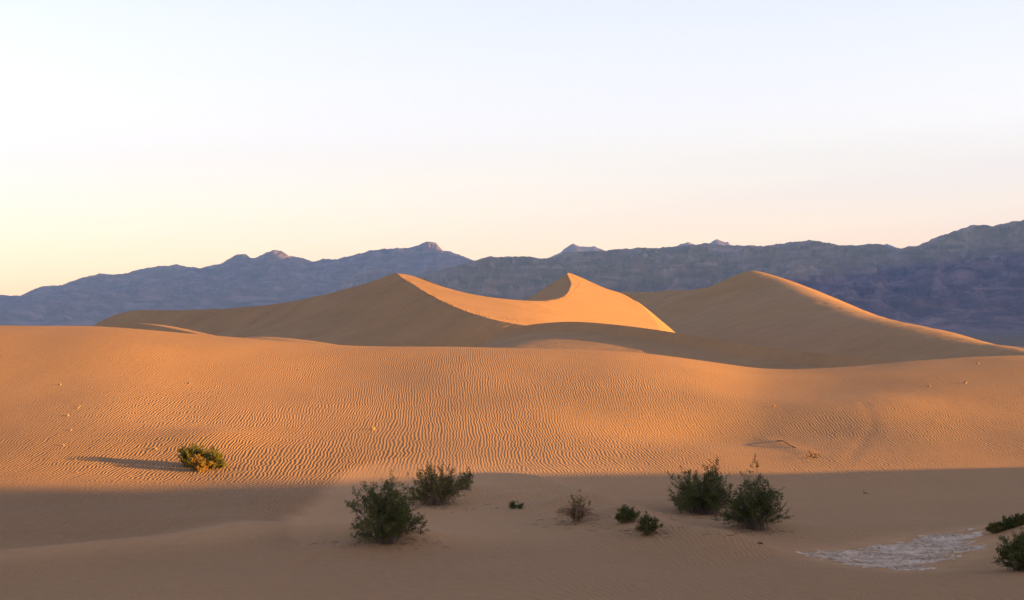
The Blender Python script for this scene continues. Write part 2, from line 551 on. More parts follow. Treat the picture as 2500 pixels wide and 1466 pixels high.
KL = [(180, 826, 606), (205, 812, 600), (230, 797, 590), (258, 780, 580), (290, 767, 570), (340, 758, 556), (420, 757, 540), (500, 756, 525), (600, 750, 505), (680, 741, 490), (800, 718, 465), (900, 690, 445), (945, 675, 435), (958, 670, 432), (965, 668, 430)]
KR = [(974, 673), (1000, 690), (1060, 725), (1130, 757), (1200, 780), (1260, 792), (1300, 797), (1350, 806)]
kdep = [float(windward_depth(a, b_)) for a, b_ in KR]
kdep[5] -= 3; kdep[6] -= 8; kdep[7] -= 14
kc = pix(*np.array(KL + [(a, b_, c) for (a, b_), c in zip(KR, kdep)]).T)
kd = np.array([(-.72, -.69)] * 9 + [(-.76, -.65), (-.8, -.6), (-.84, -.54), (-.86, -.5), (-.88, -.47), (-.89, -.45), (-.90, -.43), (-.92, -.4), (-.93, -.36), (-.93, -.36), (-.93, -.36), (-.93, -.36), (-.93, -.36), (-.9, -.43)])
lee_face = sections(kc, kd, [(0, 0), (2, -0.85), (8, -4.2), (20, -9.6), (40, -15.5), (70, -22)], 560, 50)
TOP = [(965, 668), (1010, 675), (1080, 700), (1170, 722), (1250, 732), (1320, 735.5), (1362, 730), (1384, 718), (1393, 701), (1393, 684), (1387, 667), (1430, 683), (1480, 705), (1520, 718), (1560, 742), (1588, 770), (1605, 795), (1614, 825), (1620, 858)]
BOT = [(965, 668), (985, 681), (1045, 717), (1120, 753), (1190, 777), (1255, 791), (1300, 797.5), (1345, 807), (1390, 817), (1430, 825), (1480, 834), (1508, 838), (1533, 842), (1556, 846), (1575, 850), (1591, 855), (1604, 860), (1613, 864), (1622, 868)]
tt = np.linspace(0, 1, len(TOP))
q = np.linspace(0, 1, 360)
tps, bts = cspline(tt, np.array(TOP, float), q), cspline(tt, np.array(BOT, float), q)
v = np.linspace(0, 1, 70)[None, :, None]
LP = tps[:, None] * (1 - v) + bts[:, None] * v
LIT = pix(LP[..., 0], LP[..., 1], windward_depth(LP[..., 0], LP[..., 1]))
TOP = [(a, b_, float(windward_depth(a, b_))) for a, b_ in TOP]
tp = pix(*np.array(TOP).T)
bd = np.array([(-.3, .95)] * 4 + [(-.4, .9), (-.6, .8), (-.8, .6), (-.93, .36), (-.97, .2), (-.97, .2), (-.95, .3)])
back1 = sections(tp[:11], bd, [(0, 0), (4, -2.4), (10, -6.1), (22, -13), (40, -22)], 200, 26)
bd2 = np.array([(.3, .95), (.5, .87), (.6, .8), (.7, .7), (.75, .66), (.8, .6), (.85, .5), (.9, .4), (.9, .4)])
back2 = sections(tp[10:], bd2, [(0, 0), (3, -1.4), (8, -4.2), (20, -11), (40, -22)], 110, 26)
star = grids_obj("star_dune", [streaks(wobble(lee_face, .22, 14, 3), .55, 3.2, 8), LIT, back1, back2], M_FAR, kind="structure",
          label="far dune with two peaks and a sunlit saddle between them")

# --- right peak
ECP = np.array([(1440, 722, 730), (1490, 715.5, 710), (1530, 713, 692), (1600, 712.5, 660), (1655, 709.5, 641), (1700, 706, 625), (1738, 698.5, 608), (1770, 691.5, 595), (1800, 676, 580), (1825, 665, 571), (1850, 667, 563), (1900, 685, 548), (1960, 709, 530), (2050, 743, 505), (2150, 778, 480), (2250, 807, 455), (2350, 830, 430), (2450, 849, 405), (2560, 868, 380), (2700, 888, 350)], float)
ed = np.array([(-.85, -.52)] * 4 + [(-.86, -.51), (-.87, -.49), (-.885, -.465), (-.9, -.43), (-.93, -.36), (-.95, -.31), (-.96, -.28)] + [(-.97, -.24)] * 9)
ew = np.array([3.0] * 6 + [2.8, 2.5, 2.2, 2.2, 4.0, 6.5, 9, 11, 12, 11, 9.5, 8, 6, 5])
tl = np.concatenate([-np.linspace(1, 0, 50, endpoint=False) ** 2 * 80, np.linspace(0, 1, 60) ** 2 * 105])
E_SKY = np.array([(1400, 722), (1490, 715), (1530, 713), (1600, 712.5), (1700, 706), (1770, 691), (1800, 676), (1825, 663), (1840, 661), (1860, 664), (1900, 675), (1950, 692), (2000, 711), (2050, 731), (2100, 750), (2150, 768), (2200, 784), (2250, 797), (2300, 809), (2350, 820), (2400, 831), (2450, 842), (2500, 852), (2600, 870), (2700, 888)], float)


def tall_dune_grid(py):
    ec = pix(ECP[:, 0], py, ECP[:, 2] * np.interp(ECP[:, 0], [1900, 1960, 2050, 2150, 2250, 2350, 2450, 2560, 2700], [1.3, 1.22, 1.1, 1.0, .98, .97, .95, .93, .9]))
    EC = resample(np.concatenate([ec, ed, ew[:, None]], 1), 300)
    ED = EC[:, 3:5] / np.linalg.norm(EC[:, 3:5], axis=1, keepdims=True)
    wl = EC[:, 5][:, None]
    G = np.zeros((300, len(tl), 3))
    G[..., 0] = EC[:, None, 0] + ED[:, None, 0] * tl
    G[..., 1] = EC[:, None, 1] + ED[:, None, 1] * tl
    G[..., 2] = EC[:, None, 2] - 0.43 * (np.sqrt(tl[None] ** 2 + wl ** 2) - wl) + 0.0011 * np.maximum(tl, 0)[None] ** 2
    return G


epy = ECP[:, 1].copy()
for _ in range(5):
    EG = tall_dune_grid(epy)
    gpx = CX + F * EG[..., 0] / EG[..., 1]; gpy = HY - F * EG[..., 2] / EG[..., 1]
    for i in range(len(epy)):
        m = np.abs(gpx - ECP[i, 0]) < 6
        if m.any() and ECP[i, 0] > 1480:
            epy[i] += 0.9 * (np.interp(ECP[i, 0], E_SKY[:, 0], E_SKY[:, 1]) - gpy[m].min())
EG = tall_dune_grid(epy)
EL = streaks(wobble(EG, .2, 18, 6)[:, 50:], .6, 3.6, 19, t1=22)
EG = np.concatenate([wobble(EG, .2, 18, 6)[:, :50], EL], 1)
gx_ = CX + F * EG[..., 0] / EG[..., 1]; gy_ = HY - F * EG[..., 2] / EG[..., 1]
grids_obj("tall_dune", [EG], M_FAR, kind="structure",
          label="tall far dune on the right with a shaded face and sunlit rim")

# --- low dune in front of them
gc = pix(*np.array([(1080, 872, 318), (1150, 846, 306), (1220, 815, 294), (1280, 796, 284), (1340, 788.5, 276), (1400, 786, 269), (1500, 793, 258), (1617, 808, 246), (1750, 830, 232), (1900, 852, 218), (2050, 868, 205), (2200, 885, 192), (2300, 897, 184), (2420, 915, 176)]).T)
gd = np.array([(-.4, -.92)] * 4 + [(-.42, -.91)] * 3 + [(-.45, -.89)] * 4 + [(-.5, -.87)] * 3)
gf = sections(gc, gd, [(0, 0), (1.0, -.62), (2.4, -1.35), (4.5, -1.62), (14, -1.75), (30, -2.1), (50, -3.6), (80, -6)], 300, 90)
gcx = CX + F * gf[:, 0, 0] / gf[:, 0, 1]
gsl = 0.165 - 0.095 * smooth01((gcx - 1180) / 260) * (1 - smooth01((gcx - 1640) / 110))
gt = np.hypot(gf[..., 0] - gf[:, :1, 0], gf[..., 1] - gf[:, :1, 1])
gf[..., 2] -= gsl[:, None] * np.maximum(gt - 4, 0) ** 1.02
gf = streaks(gf, .12, 2.6, 15, t1=4.0)
gb = sections(gc, -gd, [(0, 0), (3, -.35), (10, -1.8), (25, -5.5), (45, -12)], 120, 24)
grids_obj("low_dune", [gf, gb], M_FAR, kind="structure", label="low shaded dune crossing in front of the far peaks")

# --- little slip face at the left behind the foreground crest
bc = pix(*np.array([(238, 812, 232), (265, 800, 230), (290, 792.5, 228), (330, 790, 224), (370, 793.5, 219), (410, 800.5, 213), (450, 809, 206), (500, 820, 198), (560, 834, 190)]).T)
bdir = np.array([(-.8, -.6)] * 3 + [(-.75, -.66)] * 3 + [(-.7, -.71)] * 3)
bf = sections(bc, bdir, [(0, 0), (.6, -.4), (3, -2.0), (8, -4.5), (16, -7)], 90, 24)
bb = sections(bc, -bdir, [(0, 0), (1.5, -.02), (4, -.6), (12, -3.2), (26, -7.5), (40, -10)], 90, 24)
grids_obj("small_dune", [bf, bb], M_FAR, kind="structure", label="small dark slip face peeking over the foreground crest at left")
mc = pix(*np.array([(540, 845, 205), (590, 827, 202), (650, 823, 198), (720, 829.5, 192), (810, 843, 185), (880, 856, 180)]).T)
md = np.array([(-.35, -.94)] * 6)
mf = sections(mc, md, [(-30, -8), (-14, -2.6), (-6, -.5), (0, 0), (6, -.5), (14, -2), (30, -8)], 60, 40)
grids_obj("low_mound", [mf], M_FAR, kind="structure", label="low sunlit hump of sand just behind the foreground crest")

# --- big dune out of frame on the right that throws the evening shadow over the trough
sh_px = np.array([-900, -400, 0, 300, 600, 800, 1000, 1150, 1300, 1700, 2000, 2500, 3000])
sh_py = np.array([1226, 1215, 1204, 1193, 1184, 1178, 1171, 1166, 1163, 1162, 1163, 1164, 1166])
sh_t = np.array([215, 170, 134, 118, 102, 91, 81, 73.5, 66, 47, 35, 20, 8])
gp = np.array([ground_at(a, b) for a, b in zip(sh_px, sh_py)])
qc = gp + S[None] * sh_t[:, None]
qc = np.concatenate([[qc[0] * 2 - qc[2]], qc, [qc[-1] + (qc[-1] - qc[-2]) * 0.4 + np.array([0, 0, -1.5])]])
qd = np.array([(-.46, -.89)] * len(qc))
qn = sections(qc, qd, [(0, 0), (4, -.3), (20, -2.2), (60, -7), (110, -26)], 120, 40)
qf = sections(qc, -qd, [(0, 0), (3, -.6), (10, -3.4), (30, -10), (70, -32)], 120, 30)
grids_obj("side_dune", [qn, qf], M_FAR, kind="structure", label="big dune beyond the right edge whose shadow fills the trough")


# ------------------------------------------------------------------ mountains
def mountain(name, label, sky_pts, dist, depth_front, depth_back, seed, rough, nu, nv, foot_z=-12.0, ext=None, gully=260.0):
    px = np.array([p[0] for p in sky_pts], float); py = np.array([p[1] for p in sky_pts], float)
    lo, hi = max(px[0], -80.0), min(px[-1], 2600.0)
    up = np.concatenate([np.linspace(px[0], lo, 60, endpoint=False) if px[0] < lo else np.zeros(0), np.linspace(lo, hi, nu), np.linspace(hi, px[-1], 141)[1:] if px[-1] > hi else np.zeros(0)])
    top = np.interp(up, px, py)
    k = 0
    xs = (up - CX) / F
    zc = (HY - top) / F * dist
    # fine jaggedness of the ridge
    zc = zc + dist / F * (2.6 * fbm(up / 16.0, up * 0 + seed, 4, seed, .65))
    t = np.concatenate([np.linspace(-1, 0, nv, endpoint=False), np.linspace(0, 1, nv // 3)])
    yy = np.where(t < 0, dist + t * depth_front, dist + t * depth_back)
    # straight rays in plan so that the ridge stays where it was traced
    X = xs[:, None] * dist + (xs[:, None] * (yy - dist)[None]) * 0.9
    Y = np.broadcast_to(yy[None], X.shape).copy()
    a = np.abs(t)[None]
    prof = (1 - a) ** 1.35 * 0.86 + 0.14 * (1 - a) ** 0.5
    base = foot_z + (zc[:, None] - foot_z) * prof
    n = ridged(X / gully + .35 * perlin(X / gully / 3, Y / gully / 3, seed + 9), Y / (gully * 5.0), 7, seed, .56) - 1.0
    n2 = ridged(X / (gully * 3.5) + 5, Y / (gully * 3.5), 5, seed + 40) - 1.0
    env = smooth01(a / 0.10) * (1 - a) ** 0.6
    Z = base + env * rough * (0.85 * n + 0.9 * n2) * np.clip((zc[:, None] + 20) / 250, .25, 1.6)
    # nothing in front may rise above the traced skyline
    lim = (HY - top)[:, None] / F * Y - 2.0
    Z = np.where(np.abs(t)[None] > 0.001, np.minimum(Z, lim), Z)
    Z = np.maximum(Z, foot_z)
    return grids_obj(name, [np.stack([X, Y, Z], -1)], M_ROCK, kind="structure", label=label)


M1 = [(-900, 800), (-500, 770), (-200, 735), (-60, 722), (0, 720), (25, 722), (55, 722), (100, 700), (135, 697), (150, 697), (180, 685), (215, 675), (245, 668), (270, 671), (310, 668), (330, 660), (385, 650), (418, 649), (430, 645), (440, 649), (490, 655), (520, 648), (545, 642), (572, 624), (585, 620), (600, 622), (617, 632), (650, 618), (665, 611), (685, 612), (705, 625), (730, 628), (765, 640), (790, 632), (815, 634), (870, 622), (885, 618), (905, 612), (940, 608), (990, 606), (1020, 600), (1035, 592), (1050, 590), (1065, 594), (1080, 612), (1100, 615), (1130, 625), (1160, 638), (1250, 655), (1400, 690), (1600, 720), (1800, 760)]
M2 = [(620, 812), (720, 790), (820, 752), (880, 722), (940, 700), (1000, 682), (1060, 664), (1100, 652), (1160, 637), (1195, 626), (1215, 628), (1250, 627), (1290, 626), (1320, 632), (1350, 628), (1380, 616), (1430, 614), (1480, 612), (1500, 609), (1540, 608), (1560, 604), (1590, 607), (1660, 601), (1700, 597), (1725, 594), (1740, 596), (1770, 599), (1830, 600), (1860, 601), (1890, 598), (1920, 593), (1950, 590), (1975, 587), (2000, 589), (2010, 593), (2025, 594), (2045, 600), (2100, 599), (2125, 596), (2140, 595), (2170, 603), (2200, 607), (2220, 602), (2240, 601), (2280, 582), (2300, 575), (2330, 565), (2350, 558), (2370, 551), (2400, 549), (2420, 553), (2450, 546), (2480, 540), (2500, 538), (2600, 515), (2750, 495), (3000, 470), (3400, 455), (3900, 470), (4400, 520), (5200, 640), (6000, 790)]
M3 = [(1250, 660), (1340, 630), (1365, 618), (1385, 603), (1398, 596), (1415, 602), (1435, 603), (1450, 602), (1460, 606), (1475, 612), (1520, 625), (1600, 622), (1650, 606), (1662, 596), (1678, 592), (1695, 598), (1715, 604), (1730, 596), (1742, 588), (1750, 584), (1758, 587), (1765, 590), (1778, 592), (1785, 602), (1850, 622), (2050, 615), (2140, 600), (2165, 597), (2180, 601), (2200, 609), (2300, 640), (2500, 680)]
SP = [(760, 760), (800, 722), (840, 690), (870, 668), (895, 657), (915, 655), (940, 659), (965, 668), (1010, 664), (1050, 656), (1085, 650), (1120, 652), (1180, 668), (1300, 700), (1450, 740)]
mountain("distant_peak", "pale far peaks showing above the near ridge", M3, 15500, 1600, 1500, 11, 70, 420, 50, gully=500)
mountain("far_mountain", "hazy blue mountain range stepping up from the left edge", M1, 13000, 4200, 3000, 23, 46, 900, 190, gully=280)
mountain("foothill_spur", "rocky spur with lit ledges behind the left dune peak", SP, 10200, 1800, 1200, 31, 60, 420, 90, gully=240)
mountain("near_mountain", "dark purple mountain wall rising to the right edge", M2, 8000, 3600, 2600, 47, 52, 1250, 220, gully=150)
# off to the right: the range the sun is setting behind for those slopes
RM = np.array([(1450, 470, -30), (1560, 610, 175), (1700, 1000, 225), (1800, 1500, 230), (2000, 2200, 260), (2500, 3400, 330), (2900, 4400, 520), (3300, 5300, 800), (3950, 6300, 1050), (4600, 7200, 1180), (5600, 8700, 1200), (6000, 9700, 1400), (6250, 10450, 1470), (6380, 10950, 1420), (6480, 11300, 1200), (6600, 12000, 1200), (6700, 13300, 1260), (6800, 15000, 1210), (6900, 16300, 1100)], float)
rd = np.array([(-.96, .28)] * len(RM))
rl = sections(RM, rd, [(0, 0), (300, -190), (900, -520), (1800, -1000), (3000, -1650)], 120, 40)
rr = sections(RM, -rd, [(0, 0), (300, -190), (900, -520), (1800, -1000), (3000, -1650)], 120, 40)
for g, sd in ((rl, 61), (rr, 62)):
    e = np.linspace(0, 1, g.shape[1])[None]
    g[..., 2] += smooth01(e / .15) * 120 * (ridged(g[..., 0] / 700, g[..., 1] / 700, 5, sd) - 1)
grids_obj("side_mountain", [rl, rr], M_ROCK, kind="structure", label="high range beyond the right edge that shades the slopes")


# ------------------------------------------------------------------ plants
def tube(path, r0, r1, sides=3):
    path = np.asarray(path, float); n = len(path)
    tg = np.gradient(path, axis=0); tg /= np.linalg.norm(tg, axis=1, keepdims=True) + 1e-9
    ref = np.array([0.31, 0.77, 0.55])
    a = np.cross(tg, ref); a /= np.linalg.norm(a, axis=1, keepdims=True) + 1e-9
    b = np.cross(tg, a)
    ang = np.arange(sides) / sides * 2 * np.pi
    r = np.linspace(r0, r1, n)[:, None, None]
    V = path[:, None] + r * (a[:, None] * np.cos(ang)[None, :, None] + b[:, None] * np.sin(ang)[None, :, None])
    i, j = np.meshgrid(np.arange(n - 1), np.arange(sides), indexing='ij')
    p = (i * sides + j).ravel(); q_ = (i * sides + (j + 1) % sides).ravel()
    return V.reshape(-1, 3), np.stack([p, q_, q_ + sides, p + sides], 1)


def join(parts):
    Vs, Fs, o = [], [], 0
    for V, f in parts:
        Vs.append(V); Fs.append(f + o); o += len(V)
    return np.concatenate(Vs), np.concatenate(Fs)


def leaf_quads(C, size, r, up=0.3):
    n = len(C)
    d = r.normal(size=(n, 3)); d[:, 2] += up; d /= np.linalg.norm(d, axis=1, keepdims=True)
    e = np.cross(d, r.normal(size=(n, 3))); e /= np.linalg.norm(e, axis=1, keepdims=True)
    s = size * r.uniform(.6, 1.35, (n, 1))
    V = np.stack([C, C + d * s * .55 + e * s * .27, C + d * s, C + d * s * .5 - e * s * .27], 1)
    return V.reshape(-1, 3), np.arange(n * 4).reshape(n, 4)


def shrub(name, label, cat, base, width, height, seed, n_main=40, twigs=7, clusters=7, per=4, leaf=0.042, mat=None, stem_mat=None,
          spread=1.0, lean=(0, 0), low=0.25, n_straw=0, depth=None, group=None, leafy=(0.3, 1.0), straw_len=1.0):
    r = np.random.default_rng(seed)
    depth = depth or width
    root = bpy.data.objects.new(name, None)
    root.empty_display_size = 0.2
    COL.objects.link(root)
    root.location = Vector(base)
    root["label"] = label; root["category"] = cat
    if group: root["group"] = group
    stems, centers = [], []
    for i in range(n_main):
        az = r.uniform(0, 2 * np.pi)
        th = np.arcsin(r.uniform(0, 1) ** .45) * spread        # 0 upright .. pi/2 flat
        th = min(th, 1.5)
        ln = r.uniform(.7, 1.05) * (1 + .22 * perlin(np.array([az * .9 + seed]), np.array([th * 1.5]), seed)[0] * 2)
        tip = np.array([np.cos(az) * np.sin(th) * width / 2, np.sin(az) * np.sin(th) * depth / 2, max(np.cos(th), low * r.uniform(.4, 1.2)) * height]) * ln
        tip[:2] += np.array(lean) * height * ln * (tip[2] / height)
        b0 = np.array([r.normal(0, width * .09), r.normal(0, depth * .09), -0.06])
        mid = b0 + (tip - b0) * .5 + np.array([0, 0, .10 * height * np.sin(th)]) + r.normal(0, .035, 3) * height
        t = np.linspace(0, 1, 7)[:, None]
        P = (1 - t) ** 2 * b0 + 2 * t * (1 - t) * mid + t ** 2 * tip
        P[1:] += r.normal(0, .008, (6, 3)) * height
        stems.append(tube(P, .011 * height ** .5, .004, 3))
        for k in range(twigs):
            s = r.uniform(leafy[0], 1)
            f = s * 6; j = min(int(f), 5)
            o = P[j] + (P[j + 1] - P[j]) * (f - j)
            dv = (tip - b0) / (np.linalg.norm(tip - b0) + 1e-6) + r.normal(0, .62, 3) + np.array([0, 0, .25])
            dv /= np.linalg.norm(dv)
            tl = r.uniform(.10, .24) * height * (1.15 - .5 * s)
            e = o + dv * tl
            m2 = (o + e) / 2 + r.normal(0, .02, 3) * height
            stems.append(tube(np.array([o, m2, e]), .005, .0025, 3))
            u = np.linspace(.25, 1.03, clusters)[:, None]
            c = (1 - u) ** 2 * o + 2 * u * (1 - u) * m2 + u ** 2 * e
            c = np.repeat(c, per, 0) + r.normal(0, leaf * .55, (clusters * per, 3))
            centers.append(c)
    for i in range(n_straw):
        az = r.uniform(0, 2 * np.pi); out = r.uniform(.35, 1.1) * straw_len
        tip = np.array([np.cos(az) * out * width / 2, np.sin(az) * out * depth / 2, height * r.uniform(.05, .75) * (1.25 - out * .7)])
        mid = np.array([tip[0] * .55, tip[1] * .55, height * r.uniform(.4, .9)])
        t = np.linspace(0, 1, 8)[:, None]
        P = 2 * t * (1 - t) * mid + t ** 2 * tip + r.normal(0, .01, (8, 3)) * height
        P[0, 2] = -.05
        stems.append(tube(P, .010, .005, 3))
    V, f = join(stems)
    mesh_obj("stems", V, f, stem_mat or M_STEM, parent=root, kind="stuff")
    if centers:
        C = np.concatenate(centers)
        C = C[C[:, 2] > -0.02]
        V, f = leaf_quads(C, leaf, r)
        mesh_obj("foliage", V, f, mat or M_LEAF, parent=root, smooth=False, kind="stuff")
    return root


def place(px, py, wpx, hpx):
    b = ground_at(px, py)
    return b, 1.1 * wpx / F * b[1], 1.06 * hpx / F * b[1]


b, w, h = place(945, 1322, 182, 150)
shrub("creosote_bush", "largest dark green bush, standing in the shade left of centre", "shrub", b, w, h, 101, n_main=120, twigs=9, clusters=8, per=4, low=.1, spread=1.08)
b, w, h = place(1066, 1232, 168, 98)
shrub("creosote_bush", "brownish bush with sunlit tips behind the largest green bush", "shrub", b, w, h, 102, n_main=95, twigs=8, clusters=7, per=3, leaf=.045, low=.2, mat=M_LEAF_R)
b, w, h = place(1140, 1196, 58, 44)
shrub("creosote_bush", "thin sprig bush on the sand ridge, touching the brownish bush's right side", "shrub", b, w, h, 103, n_main=22, twigs=6, clusters=6, per=3, low=.2, spread=.9)
b, w, h = place(1718, 1254, 186, 106)
shrub("creosote_bush", "wide dark green bush, the left one of the pair right of centre", "shrub", b, w, h, 104, n_main=140, twigs=9, clusters=7, per=4, low=.12)
b, w, h = place(1748, 1250, 46, 122)
shrub("creosote_bush", "tall thin sprigs sticking up behind the wide dark green bush", "shrub", b, w, h, 105, n_main=3, twigs=5, clusters=6, per=3, spread=.35, leafy=(.75, 1.0))
b, w, h = place(1840, 1292, 150, 130)
shrub("creosote_bush", "tall open dark green bush, the right one of the pair right of centre", "shrub", b, w, h, 106, n_main=120, twigs=9, clusters=7, per=4, low=.15)
b, w, h = place(462, 1140, 58, 50)
shrub("saltbush", "rounded yellow green shrub at the shadow's head, left of the ochre shrub", "shrub", b, w, h, 107, n_main=60, twigs=8, clusters=7, per=4, leaf=.05, mat=M_LEAF_Y, low=.2)
b, w, h = place(486, 1150, 46, 36)
shrub("saltbush", "low ochre shrub in front, between the two rounded yellow green shrubs", "shrub", b, w, h, 108, n_main=40, twigs=8, clusters=6, per=4, leaf=.05, mat=M_LEAF_O, low=.2)
b, w, h = place(488, 1138, 46, 46)
shrub("saltbush", "upright yellow green shrub rising directly behind the low ochre shrub", "shrub", b, w, h, 112, n_main=40, twigs=8, clusters=7, per=4, leaf=.05, mat=M_LEAF_Y, low=.3, spread=.8)
b, w, h = place(522, 1142, 58, 45)
shrub("saltbush", "rounded yellow green shrub on the sunlit side, right of the ochre shrub", "shrub", b, w, h, 109, n_main=60, twigs=8, clusters=7, per=4, leaf=.05, mat=M_LEAF_Y, low=.15)
b, w, h = place(1252, 1242, 26, 20)
shrub("creosote_bush", "tiny green bush alone between the brownish bush and the dry tuft", "shrub", b, w, h, 110, n_main=18, twigs=5, clusters=4, per=3, leaf=.035)
b, w, h = place(1271, 1243, 20, 13)
shrub("creosote_bush", "tiniest seedling bush just right of the tiny green bush", "shrub", b, w, h, 111, n_main=10, twigs=5, clusters=4, per=3, leaf=.035)
b, w, h = place(1408, 1274, 98, 62)
shrub("dry_bush", "half dead straw coloured tuft with a few green shoots near the picture's middle", "shrub", b, w, h, 113, n_main=22, twigs=6, clusters=5, per=3, leaf=.035, spread=.5, n_straw=130, stem_mat=M_STRAW, leafy=(.15, .8))
b, w, h = place(1530, 1276, 62, 40)
shrub("saltbush", "low leaning green shrub on the ridge, upper left of the two dry-legged shrubs", "shrub", b, w, h, 114, n_main=45, twigs=7, clusters=6, per=4, leaf=.04, low=.35, n_straw=14, stem_mat=M_STRAW, lean=(-.1, 0))
b, w, h = place(1583, 1306, 60, 46)
shrub("saltbush", "green shrub with bare arching straws, lower right of the two dry-legged shrubs", "shrub", b, w, h, 115, n_main=45, twigs=7, clusters=6, per=4, leaf=.04, low=.25, n_straw=26, stem_mat=M_STRAW, straw_len=1.3)
for k, (px, py, wp, hp, mt, lb) in enumerate([
        (2432, 1301, 46, 26, M_LEAF_D, "leftmost low shrub of the row climbing the sand mound at the right edge"),
        (2462, 1291, 44, 26, M_LEAF, "dark middle shrub of the row on top of the mound at the right edge"),
        (2492, 1282, 46, 24, M_LEAF_D, "duller olive shrub of the mound row, cut by the right edge of the frame")]):
    b, w, h = place(px, py, wp, hp)
    shrub("saltbush", lb, "shrub", b, w, h, 120 + k, n_main=40, twigs=7, clusters=6, per=4, leaf=.04, mat=mt, low=.4)
b, w, h = place(2503, 1392, 140, 92)
shrub("creosote_bush", "near black bush in the lower right corner, cut by the frame", "shrub", b, w, h, 130, n_main=100, twigs=9, clusters=7, per=4, low=.1)


lit_parts = []
for px, py, wp, cnt in [(945, 1328, 200, 60), (1072, 1240, 150, 40), (1722, 1262, 180, 50), (1848, 1300, 140, 45), (1408, 1278, 110, 40), (1560, 1300, 120, 40), (490, 1150, 120, 30)]:
    for k in range(cnt):
        c = ground_at(px + rng.normal(0, .42) * wp, py + rng.normal(0, 7))
        an = rng.uniform(0, np.pi); ln = rng.uniform(.08, .3)
        a_ = np.array([math.cos(an), math.sin(an)]) * ln / 2
        ends = np.array([c[:2] - a_, c[:2], c[:2] + a_])
        z = terrain(ends[:, 0], ends[:, 1]) + np.array([.006, rng.uniform(.01, .04), .006])
        lit_parts.append(tube(np.concatenate([ends, z[:, None]], 1), .008, .005, 3))
V, f = join(lit_parts)
mesh_obj("twig_litter", V, f, M_STEM, kind="stuff", label="fallen dry twigs scattered on the sand under the bushes")


# ------------------------------------------------------------------ stones and dead wood
def stone(label, px, py, wpx, hpx, seed, elong=1.0, rot=0.0):
    b = ground_at(px, py)
    s = b[1] / F
    r = np.random.default_rng(seed)
    nu, nv = 10, 7
    th = np.linspace(0, 2 * np.pi, nu, endpoint=False); ph = np.linspace(0.02, np.pi - .02, nv)
    T, Pp = np.meshgrid(th, ph, indexing='ij')
    d = np.stack([np.cos(T) * np.sin(Pp), np.sin(T) * np.sin(Pp), np.cos(Pp)], -1)
    rad = 1 + .45 * perlin(d[..., 0] * 1.7 + seed, d[..., 1] * 1.7 + d[..., 2] * 1.3, seed)
    d = d * rad[..., None]
    d = np.sign(d) * np.abs(d) ** .85
    V = d * np.array([wpx * s / 2, wpx * s / 2 * elong, hpx * s])
    c, sn = math.cos(rot), math.sin(rot)
    V = np.stack([V[..., 0] * c - V[..., 1] * sn, V[..., 0] * sn + V[..., 1] * c, V[..., 2]], -1)
    i, j = np.meshgrid(np.arange(nu), np.arange(nv - 1), indexing='ij')
    a = (i * nv + j).ravel(); e = (((i + 1) % nu) * nv + j).ravel()
    f = np.stack([a, a + 1, e + 1, e], 1)
    o = mesh_obj("stone", V.reshape(-1, 3), f, M_STONE, smooth=False)
    o.location = Vector(b)
    o["label"] = label; o["category"] = "stone"; o["group"] = "stones and clods lying on the dune"
    return o


stone("pale stone lying alone left of centre on the sunlit rippled slope", 911, 1050, 11, 8, 1, .8)
stone("topmost of the small clods near the left edge of the dune slope", 146, 941, 7, 4.5, 2)
stone("clod right of the left edge's line of clods, the upper of a close pair", 194, 994, 5, 4, 3)
stone("clod right of the left edge's line of clods, the lower of a close pair", 190, 998, 5, 4, 4)
stone("dark clod between the close pair and the clod below it, near the left edge", 165, 1016, 8, 4, 5)
stone("clod directly below the dark one in the line near the left edge", 173, 1052, 6, 4, 6)
stone("lowest sunlit clod of the left edge line, above the long bush shadow", 154, 1089, 7, 4, 7)
stone("clod throwing a short shadow, up and left of the yellow green shrubs", 380, 1098, 8, 5, 8)
stone("clod high on the sunlit slope straight above the yellow green shrubs", 461, 937, 6, 3, 9)
stone("clod on the upper slope left of centre with a faint long shadow", 728, 905, 6, 2.5, 10)
stone("stone with a long slanting shadow on the smooth patch above the dead twig", 1889, 994, 6, 5, 11)
stone("rightmost clod near the dune crest at the right edge of the frame", 2357, 936, 9, 4, 12)
stone("clod left of and below the rightmost clod under the dune crest", 2268, 944, 8, 3, 13)
stone("clod on the crest line of the dune near the upper right", 2387, 889, 8, 3, 14)
stone("half buried clod inside the long shrub shadow near the left edge", 182, 1124, 6, 3, 15)
stone("clod just below the long shrub shadow near the left edge", 188, 1155, 6, 3, 16)
stone("small clod low on the sunlit slope, left of and below the shrub shadow's middle", 318, 1164, 6, 3, 17)


def branch_thing(name, label, cat, base, paths, mat, part):
    root = bpy.data.objects.new(name, None); COL.objects.link(root)
    root.location = Vector(base); root.empty_display_size = .1
    root["label"] = label; root["category"] = cat
    for P, r0, r1 in paths:
        V, f = tube(np.array(P), r0, r1, 5)
        mesh_obj(part, V, f, mat, parent=root)
    return root


